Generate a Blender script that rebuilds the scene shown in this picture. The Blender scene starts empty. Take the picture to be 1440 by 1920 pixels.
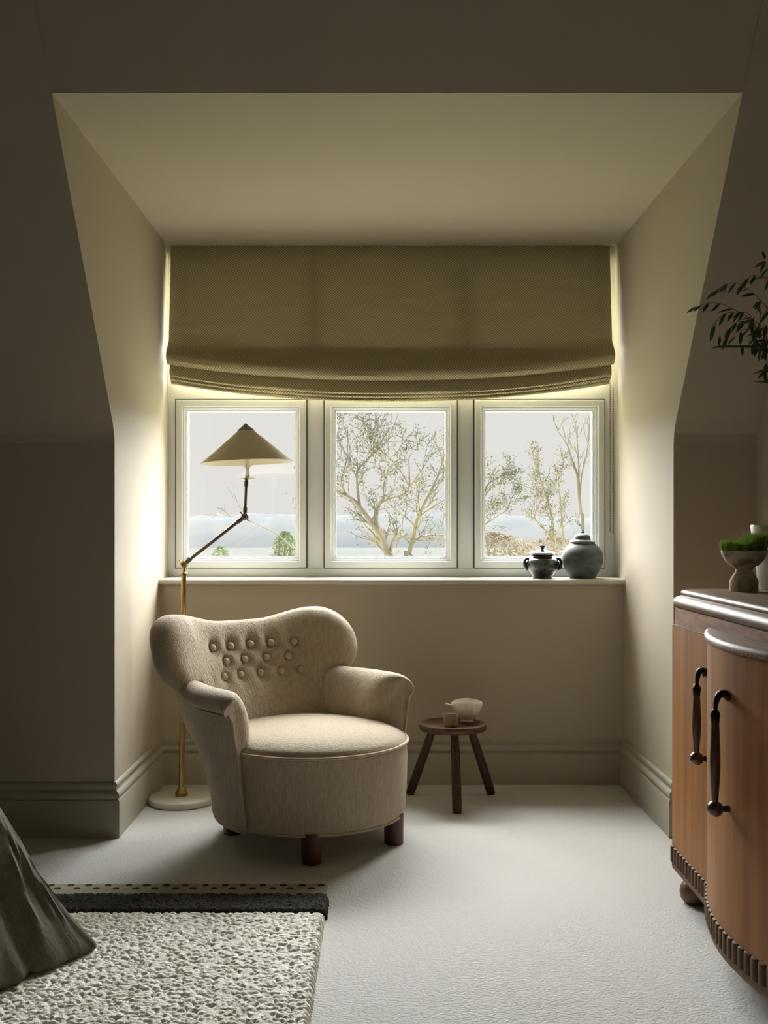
import bpy, bmesh, math, random
import numpy as np
from mathutils import Vector, Matrix, noise
random.seed(7); np.random.seed(7)
PI = math.pi
C = bpy.context.scene.collection
S = bpy.context.scene

# ------------------------------------------------------------------ camera
cd = bpy.data.cameras.new('camera'); cam = bpy.data.objects.new('camera', cd); C.objects.link(cam)
cam.location = (0, 0, 1.08); cam.rotation_euler = (PI/2, 0, 0)
cd.sensor_fit = 'AUTO'; cd.sensor_width = 36; cd.lens = 2000/1920*36
cd.shift_x = 6/1920; cd.shift_y = 30/1920
cd.clip_start = .05; cd.clip_end = 2000
S.camera = cam
# ------------------------------------------------------------------ world, sun, exposure
w = bpy.data.worlds.new('world'); S.world = w; w.use_nodes = True
bg = w.node_tree.nodes['Background']; bg.inputs[0].default_value = (.80, .775, .745, 1); bg.inputs[1].default_value = 1.05
SUN = 56
sd = bpy.data.lights.new('sun', 'SUN'); sun = bpy.data.objects.new('sun', sd); C.objects.link(sun)
sd.energy = SUN; sd.angle = math.radians(72); sd.color = (1, .995, .98)
sun.location = (0, 20, 20)
sun.rotation_euler = Vector((0.05, math.cos(math.radians(38)), math.sin(math.radians(38)))).to_track_quat('Z', 'Y').to_euler()
vs = S.view_settings; vs.view_transform = 'Standard'; vs.look = 'None'; vs.exposure = 0; vs.gamma = 1; vs.use_curve_mapping = False
S.cycles.max_bounces = 10; S.cycles.diffuse_bounces = 7; S.cycles.glossy_bounces = 4
S.cycles.transparent_max_bounces = 12; S.cycles.sample_clamp_indirect = 6
S.cycles.use_denoising = True

# ------------------------------------------------------------------ materials
def mat(name, col, rough=.8, metal=0, spec=.5, bump=None, var=None, coat=0, sheen=0, trans=0):
    """bump=(scale xyz, strength, distance, detail); var=(scale xyz, second colour, lo, hi)"""
    m = bpy.data.materials.new(name); m.use_nodes = True
    N, L = m.node_tree.nodes, m.node_tree.links
    b = N['Principled BSDF']
    b.inputs['Base Color'].default_value = (*col, 1); b.inputs['Roughness'].default_value = rough
    b.inputs['Metallic'].default_value = metal; b.inputs['Specular IOR Level'].default_value = spec
    b.inputs['Coat Weight'].default_value = coat; b.inputs['Coat Roughness'].default_value = .18
    b.inputs['Sheen Weight'].default_value = sheen; b.inputs['Sheen Roughness'].default_value = .5
    tc = N.new('ShaderNodeTexCoord')
    def noi(sc, detail=3):
        mp = N.new('ShaderNodeMapping'); mp.inputs['Scale'].default_value = sc
        L.new(tc.outputs['Object'], mp.inputs['Vector'])
        n = N.new('ShaderNodeTexNoise'); n.inputs['Scale'].default_value = 1; n.inputs['Detail'].default_value = detail
        L.new(mp.outputs[0], n.inputs['Vector']); return n
    if var:
        n = noi(var[0]); r = N.new('ShaderNodeMapRange')
        r.inputs[1].default_value = var[2]; r.inputs[2].default_value = var[3]
        L.new(n.outputs[0], r.inputs[0])
        mx = N.new('ShaderNodeMix'); mx.data_type = 'RGBA'
        mx.inputs[6].default_value = (*col, 1); mx.inputs[7].default_value = (*var[1], 1)
        L.new(r.outputs[0], mx.inputs[0]); L.new(mx.outputs[2], b.inputs['Base Color'])
    if bump:
        n = noi(bump[0], bump[3] if len(bump) > 3 else 3)
        bp = N.new('ShaderNodeBump'); bp.inputs['Strength'].default_value = bump[1]; bp.inputs['Distance'].default_value = bump[2]
        L.new(n.outputs[0], bp.inputs['Height']); L.new(bp.outputs[0], b.inputs['Normal'])
    if trans:
        t = N.new('ShaderNodeBsdfTranslucent'); t.inputs[0].default_value = (*col, 1)
        mx = N.new('ShaderNodeMixShader'); mx.inputs[0].default_value = trans
        L.new(b.outputs[0], mx.inputs[1]); L.new(t.outputs[0], mx.inputs[2]); L.new(mx.outputs[0], N['Material Output'].inputs[0])
    return m
WALL = (.485, .43, .335)
M = dict(
    dimwall=mat('bounce_damping_wall', (.26, .23, .18), .8),  # unseen walls coloured dark to cut the light they bounce onto the front walls
    wall=mat('wall_paint', WALL, .75, spec=.25, bump=((60,60,60), .08, .001)),
    skirt=mat('skirting_paint', (.40, .37, .30), .45, spec=.4),
    sill=mat('sill_paint', (.60, .57, .48), .4, spec=.4),
    frame=mat('white_frame', (.76, .79, .80), .35),
    gasket=mat('rubber_gasket', (.03, .035, .04), .6),
    bead=mat('glazing_bead', (.60, .62, .68), .3),
    shade=mat('card_shade', (.80, .73, .56), .7, trans=.03),
    cap=mat('grey_cap', (.34, .34, .34), .5),
    brass=mat('aged_brass', (.50, .34, .12), .28, 1, var=((8,8,3), (.30,.20,.08), .4, .7)),
    bronze=mat('dark_bronze', (.15, .13, .11), .4, .7),
    marble=mat('white_marble', (.72, .70, .63), .3, var=((9,14,9), (.62,.60,.54), .5, .75)),
    legs=mat('reddish_wood', (.085, .028, .018), .35, var=((40,40,6), (.04,.014,.010), .4, .7)),
    darkwood=mat('dark_stained_wood', (.060, .030, .016), .38, var=((50,50,7), (.022,.012,.008), .4, .7), bump=((70,70,8), .15, .002)),
    seatwood=mat('worn_seat_wood', (.105, .052, .022), .35, var=((10,60,10), (.06,.03,.016), .4, .7)),
    ceramic=mat('cream_ceramic', (.84, .81, .71), .45, var=((30,30,30), (.68,.62,.50), .55, .75)),
    clay=mat('speckled_clay', (.33, .26, .18), .65, var=((120,120,120), (.18,.13,.09), .55, .7)),
    jar=mat('grey_stoneware', (.060, .072, .066), .6, var=((14,14,60), (.115,.13,.12), .42, .72), bump=((10,10,120), .3, .002)),
    glaze=mat('black_glaze', (.022, .026, .026), .13, spec=.7, var=((18,18,30), (.09,.11,.10), .5, .7)),
    planter=mat('rough_concrete', (.66, .65, .60), .9, bump=((70,70,70), .9, .006, 6), var=((25,25,25), (.22,.21,.18), .45, .7)),
    vase=mat('white_vase', (.62, .62, .56), .35),
    moss=mat('green_moss', (.22, .36, .05), .7, var=((60,60,60), (.42,.56,.12), .45, .65), trans=.3),
    leaf=mat('dark_leaf', (.035, .065, .022), .5, trans=.12),
    stem=mat('green_stem', (.05, .09, .035), .5),
    twig=mat('reddish_twig', (.07, .04, .025), .6),
    metal=mat('black_iron', (.018, .015, .014), .30, .7),
    grip=mat('turned_wood_grip', (.055, .022, .013), .28, spec=.6, coat=.3),
    ballwood=mat('ball_foot_wood', (.16, .075, .035), .4),
    linen=mat('washed_linen', (.125, .110, .080), .95, sheen=.05, spec=.2, bump=((90,90,14), .5, .003, 5), var=((160,160,20), (.085,.078,.06), .4, .7)),
    rugw=mat('cream_boucle', (.90, .89, .82), .95, var=((7,30,7), (.74,.69,.55), .58, .75), bump=((260,260,260), .6, .004, 3)),
    rugd=mat('dark_green_pile', (.018, .020, .012), .95, var=((160,160,160), (.07,.075,.05), .52, .72), bump=((230,230,230), .8, .006)),
    rugs=mat('rug_selvedge', (.36, .33, .27), .95, bump=((300,300,300), .4, .002)),
    dot=mat('dark_dot_wool', (.02, .022, .016), .95),
    chain=mat('bead_chain', (.16, .14, .09), .5),
    bark=mat('pale_bark', (.18, .168, .145), .9, var=((3,3,3), (.27,.235,.17), .4, .65)),
    barkg=mat('golden_bark', (.27, .235, .175), .9),
    bud=mat('spring_buds', (.105, .115, .085), .9, spec=0, trans=.12),
    bush=mat('bush_leaves', (.15, .19, .11), .9, var=((2,2,2), (.20,.23,.14), .45, .6), trans=.15),
    scrub=mat('golden_scrub', (.21, .18, .135), .9, trans=.2),
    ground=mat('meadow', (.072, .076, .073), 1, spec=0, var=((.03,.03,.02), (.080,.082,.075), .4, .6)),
    bounce_lawn=mat('pale_bounce_lawn', (.42, .41, .26), 1, spec=0, var=((1,1,1), (.36,.37,.22), .4, .6)),  # kept pale so the unseen lawn reflects light up through the window
    hill=mat('haze_tinted_hill', (.084, .090, .094), 1, spec=0, var=((.10,.02,.35), (.097,.100,.099), .42, .6)),  # distance haze put into the hill colour as a bluish tint
    mattress=mat('mattress_ticking', (.5, .48, .42), .9),
)
def fabric():
    m = mat('chenille', (.495, .41, .29), .92, sheen=.25, var=((90,90,26), (.41,.335,.23), .38, .66))
    N, L = m.node_tree.nodes, m.node_tree.links; b = N['Principled BSDF']
    tc = N['Texture Coordinate']
    outs = []
    for sc, a in (((150,150,26), 1), ((420,420,260), .5)):
        mp = N.new('ShaderNodeMapping'); mp.inputs['Scale'].default_value = sc; mp.inputs['Rotation'].default_value = (0, .12, 0)
        L.new(tc.outputs['Object'], mp.inputs[0]); n = N.new('ShaderNodeTexNoise'); n.inputs['Scale'].default_value = 1; n.inputs['Detail'].default_value = 3
        L.new(mp.outputs[0], n.inputs['Vector']); k = N.new('ShaderNodeMath'); k.operation = 'MULTIPLY'; k.inputs[1].default_value = a
        L.new(n.outputs[0], k.inputs[0]); outs.append(k)
    ad = N.new('ShaderNodeMath'); L.new(outs[0].outputs[0], ad.inputs[0]); L.new(outs[1].outputs[0], ad.inputs[1])
    bp = N.new('ShaderNodeBump'); bp.inputs['Strength'].default_value = .85; bp.inputs['Distance'].default_value = .006
    L.new(ad.outputs[0], bp.inputs['Height']); L.new(bp.outputs[0], b.inputs['Normal'])
    return m
M['fabric'] = fabric()
M['piping'] = mat('fabric_piping', (.495, .41, .29), .92, bump=((300,300,300), .4, .002))
def carpet():
    m = mat('loop_carpet', (.57, .568, .55), .95, sheen=.1)
    N, L = m.node_tree.nodes, m.node_tree.links; b = N['Principled BSDF']; tc = N['Texture Coordinate']
    v = N.new('ShaderNodeTexVoronoi'); v.inputs['Scale'].default_value = 150
    L.new(tc.outputs['Object'], v.inputs['Vector'])
    n = N.new('ShaderNodeTexNoise'); n.inputs['Scale'].default_value = 60; n.inputs['Detail'].default_value = 4; L.new(tc.outputs['Object'], n.inputs['Vector'])
    a = N.new('ShaderNodeMath'); a.operation = 'SUBTRACT'; L.new(n.outputs[0], a.inputs[0]); L.new(v.outputs['Distance'], a.inputs[1])
    bp = N.new('ShaderNodeBump'); bp.inputs['Strength'].default_value = .5; bp.inputs['Distance'].default_value = .004
    L.new(a.outputs[0], bp.inputs['Height']); L.new(bp.outputs[0], b.inputs['Normal'])
    return m
M['carpet'] = carpet()
def blindmat():
    m = mat('woven_blind', (.21, .175, .095), .95, trans=.012)
    N, L = m.node_tree.nodes, m.node_tree.links; b = N['Principled BSDF']; tc = N['Texture Coordinate']
    sp = N.new('ShaderNodeSeparateXYZ'); L.new(tc.outputs['Object'], sp.inputs[0])
    def sn(out, f, add=None):
        k = N.new('ShaderNodeMath'); k.operation = 'MULTIPLY'; k.inputs[1].default_value = f; L.new(out, k.inputs[0]); o = k.outputs[0]
        if add: a = N.new('ShaderNodeMath'); L.new(o, a.inputs[0]); L.new(add, a.inputs[1]); o = a.outputs[0]
        s = N.new('ShaderNodeMath'); s.operation = 'SINE'; L.new(o, s.inputs[0]); return s.outputs[0]
    sx = sn(sp.outputs[0], 2*PI/.0125); sz = sn(sp.outputs[2], 2*PI/.0115)
    n = N.new('ShaderNodeTexNoise'); n.inputs['Scale'].default_value = 1; mp = N.new('ShaderNodeMapping'); mp.inputs['Scale'].default_value = (5,5,28)
    L.new(tc.outputs['Object'], mp.inputs[0]); L.new(mp.outputs[0], n.inputs['Vector'])
    p = N.new('ShaderNodeMath'); p.operation = 'MULTIPLY'; L.new(sx, p.inputs[0]); L.new(sz, p.inputs[1])
    a = N.new('ShaderNodeMath'); a.operation = 'MULTIPLY_ADD'; L.new(p.outputs[0], a.inputs[0]); a.inputs[1].default_value = .45; nm = N.new('ShaderNodeMath'); nm.operation = 'MULTIPLY'; nm.inputs[1].default_value = .22; L.new(n.outputs[0], nm.inputs[0]); L.new(nm.outputs[0], a.inputs[2])
    r = N.new('ShaderNodeMapRange'); r.inputs[1].default_value = -.15; r.inputs[2].default_value = .58; L.new(a.outputs[0], r.inputs[0])
    mx = N.new('ShaderNodeMix'); mx.data_type = 'RGBA'; mx.inputs[6].default_value = (.24, .20, .105, 1); mx.inputs[7].default_value = (.60, .54, .33, 1)
    L.new(r.outputs[0], mx.inputs[0]); L.new(mx.outputs[2], b.inputs['Base Color'])
    bp = N.new('ShaderNodeBump'); bp.inputs['Strength'].default_value = .5; bp.inputs['Distance'].default_value = .002
    L.new(p.outputs[0], bp.inputs['Height']); L.new(bp.outputs[0], b.inputs['Normal'])
    return m
M['blind'] = blindmat()
def woodmat(name, c1, c2, sc, rough=.38, coat=.25, spec=.4):
    m = mat(name, c1, rough, coat=coat, spec=spec, var=(sc, c2, .35, .68), bump=(tuple(x*3.0 for x in sc), .22, .0015, 5))
    return m
M['door'] = woodmat('walnut_veneer', (.33, .145, .040), (.22, .085, .022), (22, 22, 1.6), .5, 0, .22)
M['frieze'] = woodmat('frieze_veneer', (.31, .135, .062), (.17, .07, .035), (60, 12, 60), .6, 0, .2)
M['top'] = woodmat('polished_top', (.25, .14, .065), (.14, .075, .035), (40, 5, 40), .52, .0, .5)
M['reed'] = woodmat('reeded_wood', (.15, .085, .045), (.09, .05, .028), (40, 40, 6), .55, 0, .2)
def glassmat():
    m = bpy.data.materials.new('window_glass'); m.use_nodes = True; N, L = m.node_tree.nodes, m.node_tree.links
    N.remove(N['Principled BSDF'])
    t = N.new('ShaderNodeBsdfTransparent'); t.inputs[0].default_value = (.985, .99, .985, 1)
    g = N.new('ShaderNodeBsdfGlossy'); g.inputs['Roughness'].default_value = .02
    x = N.new('ShaderNodeMixShader'); x.inputs[0].default_value = .03
    L.new(t.outputs[0], x.inputs[1]); L.new(g.outputs[0], x.inputs[2]); L.new(x.outputs[0], N['Material Output'].inputs[0])
    return m
M['glass'] = glassmat()

# ------------------------------------------------------------------ mesh helpers
def obj(name, vf, m, parent=None, smooth=True, **pr):
    v, f = vf
    me = bpy.data.meshes.new(name); me.from_pydata([tuple(map(float, p)) for p in v], [], [tuple(map(int, q)) for q in f]); me.update()
    bm = bmesh.new(); bm.from_mesh(me); bmesh.ops.recalc_face_normals(bm, faces=bm.faces); bm.to_mesh(me); bm.free()
    if smooth:
        me.polygons.foreach_set('use_smooth', [True]*len(me.polygons))
        try: me.set_sharp_from_angle(angle=math.radians(40))
        except Exception: pass
    me.materials.append(M[m] if isinstance(m, str) else m)
    o = bpy.data.objects.new(name, me); C.objects.link(o)
    if parent: o.parent = parent
    for k, x in pr.items(): o[k] = x
    return o
def tag(o, label, cat, group=None, kind=None):
    if label: o['label'] = label
    if cat: o['category'] = cat
    if group: o['group'] = group
    if kind: o['kind'] = kind
    return o
def thing(name, label, cat, loc, rz=0, group=None):
    o = bpy.data.objects.new(name, None); C.objects.link(o); o.location = loc; o.rotation_euler = (0, 0, rz); o.empty_display_size = .1
    return tag(o, label, cat, group)
def struct(name, vf, m, parent=None, smooth=False):
    o = obj(name, vf, m, parent, smooth)
    if not parent: o['kind'] = 'structure'
    return o
def join(*parts):
    V, F = [], []
    for v, f in parts:
        n = len(V); V += [tuple(p) for p in v]; F += [tuple(i+n for i in q) for q in f]
    return V, F
def box(x0, x1, y0, y1, z0, z1, bev=0, seg=2):
    bm = bmesh.new(); bmesh.ops.create_cube(bm, size=1)
    for v in bm.verts: v.co = Vector((x0+(v.co.x+.5)*(x1-x0), y0+(v.co.y+.5)*(y1-y0), z0+(v.co.z+.5)*(z1-z0)))
    if bev: bmesh.ops.bevel(bm, geom=bm.edges[:], offset=bev, segments=seg, profile=.5, affect='EDGES')
    bm.verts.index_update()
    r = ([v.co[:] for v in bm.verts], [[v.index for v in f.verts] for f in bm.faces]); bm.free(); return r
def lathe(prof, n=48, c=(0, 0, 0), caps=True, rfun=None):
    V, F = [], []
    for k, (r, z) in enumerate(prof):
        for i in range(n):
            a = 2*PI*i/n; rr = r*(rfun(a, k) if rfun else 1)
            V.append((c[0]+rr*math.cos(a), c[1]+rr*math.sin(a), c[2]+z))
    for k in range(len(prof)-1):
        for i in range(n):
            j = (i+1) % n; F.append((k*n+i, k*n+j, (k+1)*n+j, (k+1)*n+i))
    if caps: F.append(tuple(range(n))); F.append(tuple(range((len(prof)-1)*n, len(prof)*n)))
    return V, F
def loft(rings, closed=True, caps=True):
    n = len(rings[0]); V = [p for r in rings for p in r]; F = []
    for k in range(len(rings)-1):
        for i in range(n if closed else n-1):
            j = (i+1) % n; F.append((k*n+i, k*n+j, (k+1)*n+j, (k+1)*n+i))
    if caps: F.append(tuple(range(n))); F.append(tuple(range((len(rings)-1)*n, len(rings)*n)))
    return V, F
def tube(pts, rad, n=10, caps=True):
    P = [Vector(p) for p in pts]; R = rad if hasattr(rad, '__len__') else [rad]*len(P)
    rings = []; up = None
    for i, p in enumerate(P):
        t = (P[min(i+1, len(P)-1)]-P[max(i-1, 0)]).normalized()
        if up is None:
            up = Vector((0, 0, 1)) if abs(t.z) < .9 else Vector((1, 0, 0))
        a = (up - t*up.dot(t)).normalized(); b = t.cross(a); up = a
        rings.append([tuple(p+(a*math.cos(2*PI*k/n)+b*math.sin(2*PI*k/n))*R[i]) for k in range(n)])
    return loft(rings, True, caps)
def sphere(c, r, n=20, sz=1):
    m = n//2; prof = [(max(r*math.sin(PI*k/m), 1e-4), -r*sz*math.cos(PI*k/m)) for k in range(m+1)]
    return lathe(prof, n, c)
def prism(poly, axis, a, b):
    """poly of 2D points extruded along axis from a to b. axis 'x': poly=(y,z); 'y': (x,z); 'z': (x,y)"""
    def P(p, t): return {'x': (t, p[0], p[1]), 'y': (p[0], t, p[1]), 'z': (p[0], p[1], t)}[axis]
    n = len(poly); V = [P(p, a) for p in poly]+[P(p, b) for p in poly]
    F = [(i, (i+1) % n, n+(i+1) % n, n+i) for i in range(n)]+[tuple(range(n)), tuple(range(2*n-1, n-1, -1))]
    return V, F
def smooth01(x): x = min(max(x, 0), 1); return x*x*(3-2*x)
def crs(pts, per=6):
    """Catmull-Rom through points"""
    P = [Vector(p) for p in pts]; P = [2*P[0]-P[1]]+P+[2*P[-1]-P[-2]]; out = []
    for i in range(1, len(P)-2):
        for k in range(per):
            t = k/per; a, b, c, d = P[i-1], P[i], P[i+1], P[i+2]
            out.append(.5*((2*b)+(c-a)*t+(2*a-5*b+4*c-d)*t*t+(3*b-a-3*c+d)*t**3))
    out.append(P[-2]); return out

# ------------------------------------------------------------------ the setting
XL, XR, RX, LX = -.933, 1.026, 1.316, -2.6     # recess cheeks, room right wall, room left wall
YF, YB, YW = 3.738, 4.505, 4.684               # knee wall, wall under the sill, window plane
ZD, ZS, T = 2.314, .865, .12                   # recess ceiling, sill top, thickness
struct('floor', box(LX-T, RX+T, -1.7, 4.9, -.10, 0), 'carpet')
prof = [(YF, 0), (YF, 1.375), (YF-.006, 1.41), (YF-.028, 1.45), (3.025, 2.314)]
slope_top = (2.60, 2.314+(3.025-2.60)*1.234)
full = prof+[slope_top]
back = [(y+T, z+.02) for y, z in full][::-1]
poly = full+[back[0]]+back[1:-1]+[(YF+T, 0)]
struct('wall_front_left', prism(poly, 'x', LX-T, XL-.001), 'wall')
struct('wall_front_right', prism(poly, 'x', XR+.001, RX+T), 'wall')
struct('ceiling_slope', prism([(3.024, 2.315), slope_top, (slope_top[0]+T, slope_top[1]+.02), (3.18, 2.315)], 'x', XL, XR), 'wall')
cheek = [(y+.0005, z) for y, z in prof]+[(4.95, ZD), (4.95, 0)]
struct('wall_recess_left', prism(cheek, 'x', XL-T, XL), 'wall')
struct('wall_recess_right', prism(cheek, 'x', XR, XR+T), 'wall')
struct('ceiling_recess', prism([(3.025, ZD), (4.95, ZD), (4.95, ZD+T), (3.15, ZD+T), (3.09, ZD+.04)], 'x', XL-T, XR+T), 'wall')
struct('wall_window', box(XL, XR, YB, 4.80, 0, ZS-.024), 'wall')
struct('ceiling', box(LX-T, RX+T, -1.7, slope_top[0]+T, slope_top[1], slope_top[1]+T), 'wall')
struct('wall_right', box(RX, RX+T, -1.7, 3.9, 0, slope_top[1]), 'wall')
struct('wall_left', box(LX-T, LX, -1.7, 3.9, 0, slope_top[1]), 'dimwall')
struct('wall_back', box(LX-T, RX+T, -1.7-T, -1.7, 0, slope_top[1]), 'dimwall')
# sill board with bullnose
sp = [(YW+.03, ZS-.024), (4.487, ZS-.024)]+[(4.487-.010*math.sin(a), ZS-.012-.012*math.cos(a)) for a in [PI*k/8 for k in range(1, 8)]]+[(4.487, ZS), (YW+.03, ZS)]
struct('trim_1', prism(sp, 'x', XL+.0005, XR-.0005), 'sill', smooth=True)
# skirting boards: profile (offset from wall, z)
SK = [(0, .190), (.006, .189), (.011, .184), (.012, .178), (.008, .171), (.0085, .163), (.014, .158), (.019, .154), (.0215, .147), (.020, .140), (.016, .136), (.016, .132), (.020, .130), (.022, .127), (.022, 0), (0, 0)]
def skirt(name, p0, p1, nrm, m0=0, m1=0):
    """run p0->p1 with mitres: m=+1 extends by the offset, -1 shortens"""
    p0, p1, nrm = Vector(p0), Vector(p1), Vector(nrm); t = (p1-p0).normalized()
    r0 = [tuple(p0+nrm*o-t*o*m0)+(z,) for o, z in SK]; r1 = [tuple(p1+nrm*o+t*o*m1)+(z,) for o, z in SK]
    struct(name, loft([r0, r1]), 'skirt', smooth=True)
skirt('baseboard_window', (XL, YB), (XR, YB), (0, -1), -1, -1)
skirt('baseboard_recess_left', (XL, YF), (XL, YB), (1, 0), 1, -1)
skirt('baseboard_recess_right', (XR, YF), (XR, YB), (-1, 0), 1, -1)
skirt('baseboard_front_left', (LX, YF), (XL, YF), (0, -1), -1, 1)
skirt('baseboard_front_right', (XR, YF), (RX, YF), (0, -1), 1, -1)
skirt('baseboard_right', (RX, -1.7), (RX, YF), (-1, 0), 0, -1)
skirt('baseboard_left', (LX, -1.7), (LX, YF), (1, 0), 0, -1)

# window: one white frame, three opening sashes
def wx(px): return (px-714)/427
def wz(py): return 1.08+(990-py)/427
def ring(x0, x1, z0, z1, wl, y0, y1, bev=0):
    """rectangular ring of width wl with a mitred, slightly chamfered section"""
    sec = [(0, y1), (0, y0+bev), (bev, y0), (wl-bev, y0), (wl, y0+bev), (wl, y1)]
    rings = []
    for sx, sz in ((0, 0), (1, 0), (1, 1), (0, 1), (0, 0)):
        rings.append([((x1-o) if sx else (x0+o), y, (z1-o) if sz else (z0+o)) for o, y in sec])
    return loft(rings, True, False)
sash = [(328, 576), (607, 858), (888, 1135)]; sz0, sz1 = wz(1066), wz(748)
fr = [box(XL, XR, YW, 4.75, sz1, 1.735), box(XL, XR, YW, 4.75, ZS, sz0), box(XL, wx(328), YW, 4.75, sz0, sz1), box(wx(1135), XR, YW, 4.75, sz0, sz1), box(XL, XR, YW, 4.75, 2.26, ZD),
      box(XL, wx(328), YW, 4.75, 1.735, 2.26), box(wx(1135), XR, YW, 4.75, 1.735, 2.26), box(wx(576), wx(607), YW, 4.75, 1.735, 2.26), box(wx(858), wx(888), YW, 4.75, 1.735, 2.26)]
win = struct('window_1', join(*fr), 'frame')
for a, b in ((576, 607), (858, 888)):
    obj('mullion', box(wx(a), wx(b), YW+.004, 4.75, sz0, sz1, .002), 'frame', win, False)
for a, b in sash:
    obj('fanlight_pane', box(wx(a), wx(b), 4.722, 4.724, 1.735, 2.26), 'glass', win, False)
for a, b in sash:
    x0, x1 = wx(a)+.004, wx(b)-.004; z0, z1 = sz0+.004, sz1-.004
    s = obj('sash', join(ring(x0, x1, z0, z1, .030, YW-.008, 4.745, .004), ring(x0+.028, x1-.028, z0+.028, z1-.028, .010, YW+.002, 4.745, .002), ring(x0+.036, x1-.036, z0+.036, z1-.036, .008, YW+.010, 4.745, .002)), 'frame', win, False)
    obj('gasket', ring(x0-.0038, x1+.0038, z0-.0038, z1+.0038, .006, YW-.0005, 4.70), 'gasket', win, False)
    obj('glazing_bead', ring(x0+.043, x1-.043, z0+.043, z1-.043, .006, YW+.018, 4.735, .002), 'bead', s, False)
    obj('glass_pane', box(x0+.044, x1-.044, 4.722, 4.724, z0+.044, z1-.044), 'glass', s, False)

# ------------------------------------------------------------------ roman blind
bl = thing('roman_blind', 'olive-brown woven roman blind, half raised above the three-pane window', 'blind', (.0415, 4.64, 2.31))
HW = .9635
def sheet(zt, yt, edge, yedge, bulge, nu=60, hw=HW, curl=.02, flare=0, thick=.003):
    """cloth hanging from (zt,yt) to a sagging lower edge: edge(u), u in -1..1"""
    rows = []
    prof_ = [0, .2, .4, .6, .75, .85, .92, .96, .985, 1.0]
    for t in prof_+['c1', 'c2', 'c3']:
        row = []
        for i in range(nu+1):
            u = -1+2*i/nu; e = edge(u)
            if isinstance(t, str):
                ph = {'c1': .35, 'c2': .75, 'c3': 1.15}[t]*PI/2; ph = PI/2*.5+ph*.75 if False else ph; rc = curl; z = e+rc-rc*math.sin(ph); y = yedge-bulge+rc-rc*math.cos(ph)
            else:
                z = zt+(e+curl-zt)*t; f = smooth01((t-.86)/.13)**.8 if zt-e > .3 else smooth01((t-.3)/.6)
                y = yt+(yedge-yt)*t-bulge*f
                y += .003*math.sin(9*u+3*t)*t
            wob = flare*(t if not isinstance(t, str) else 1)
            row.append((u*(hw-(.006 if not flare else 0)+wob), y-4.64, z-2.31))
        rows.append(row)
    return loft(rows, False, False)
def ed(side, mid): return lambda u: mid+(side-mid)*abs(u)**2.2
b0 = obj('front_panel', sheet(2.311, 4.655, ed(1.782, 1.712), 4.60, .055, flare=-.0, curl=.034), 'blind', bl)
for nm, s_, m_, y_, bu in (('fold', 1.733, 1.655, 4.60, .02), ('fold', 1.719, 1.642, 4.61, .012), ('fold', 1.704, 1.628, 4.622, .008)):
    obj(nm, sheet(1.86, y_+.012, ed(s_, m_), y_, bu, hw=HW-.008, curl=.01), 'blind', bl)
obj('headrail', box(-HW+.004, HW-.004, .018, .045, -.045, -.002), 'frame', bl, False)
cpts = []
for k in range(168):
    t = k/84
    x, z = (.955, 1.70-.64*t) if t < 1 else (.968, 1.06+.64*(t-1))
    cpts.append(sphere((x, -.005, z-2.31), .0030, 6))
strands = [tube([(.955, -.005, -.60), (.955, -.005, -1.25), (.9615, -.005, -1.256), (.968, -.005, -1.25), (.968, -.005, -.60)], .0010, 5)]
obj('pull_chain', join(*cpts, *strands), 'chain', bl)

# ------------------------------------------------------------------ armchair
ch = thing('armchair', 'beige chenille armchair with a wide button-tufted wing back, turned towards the dresser', 'armchair', (-.24, 3.73, 0), math.radians(40))
def dr(a, k=0): return 1.0
R0 = .33
body = [(.26, .088), (.300, .090), (.318, .098), (.326, .12), (.331, .20), (.333, .28), (.331, .335), (.320, .343), (.20, .345)]
def drum_rf(a, k):                     # round in front, squarer and a little deeper behind
    if math.sin(a) <= 0: return 1.0
    return (abs(math.cos(a))**2.2+abs(math.sin(a)/1.12)**2.2)**(-1/2.2) if math.sin(a) > 1e-3 else 1.0
obj('seat_base', lathe(body, 96, rfun=drum_rf), 'fabric', ch)
cush = [(.322, .330), (.329, .343), (.326, .352), (.31, .364), (.27, .381), (.21, .390), (.14, .395), (.07, .397), (.001, .398)]
obj('seat_cushion', lathe(cush, 96, rfun=drum_rf), 'fabric', ch)
def arc(r, z, a0, a1, n=60): return [(r*drum_rf(a, 0)*math.cos(a), r*drum_rf(a, 0)*math.sin(a), z) for a in [math.radians(a0+(a1-a0)*k/n) for k in range(n+1)]]
obj('piping', tube(arc(.334, .343, -12, -168), .0055, 8), 'piping', ch)
obj('piping', tube(arc(.318, .094, 0, 360, 90), .0045, 8), 'piping', ch)
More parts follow.
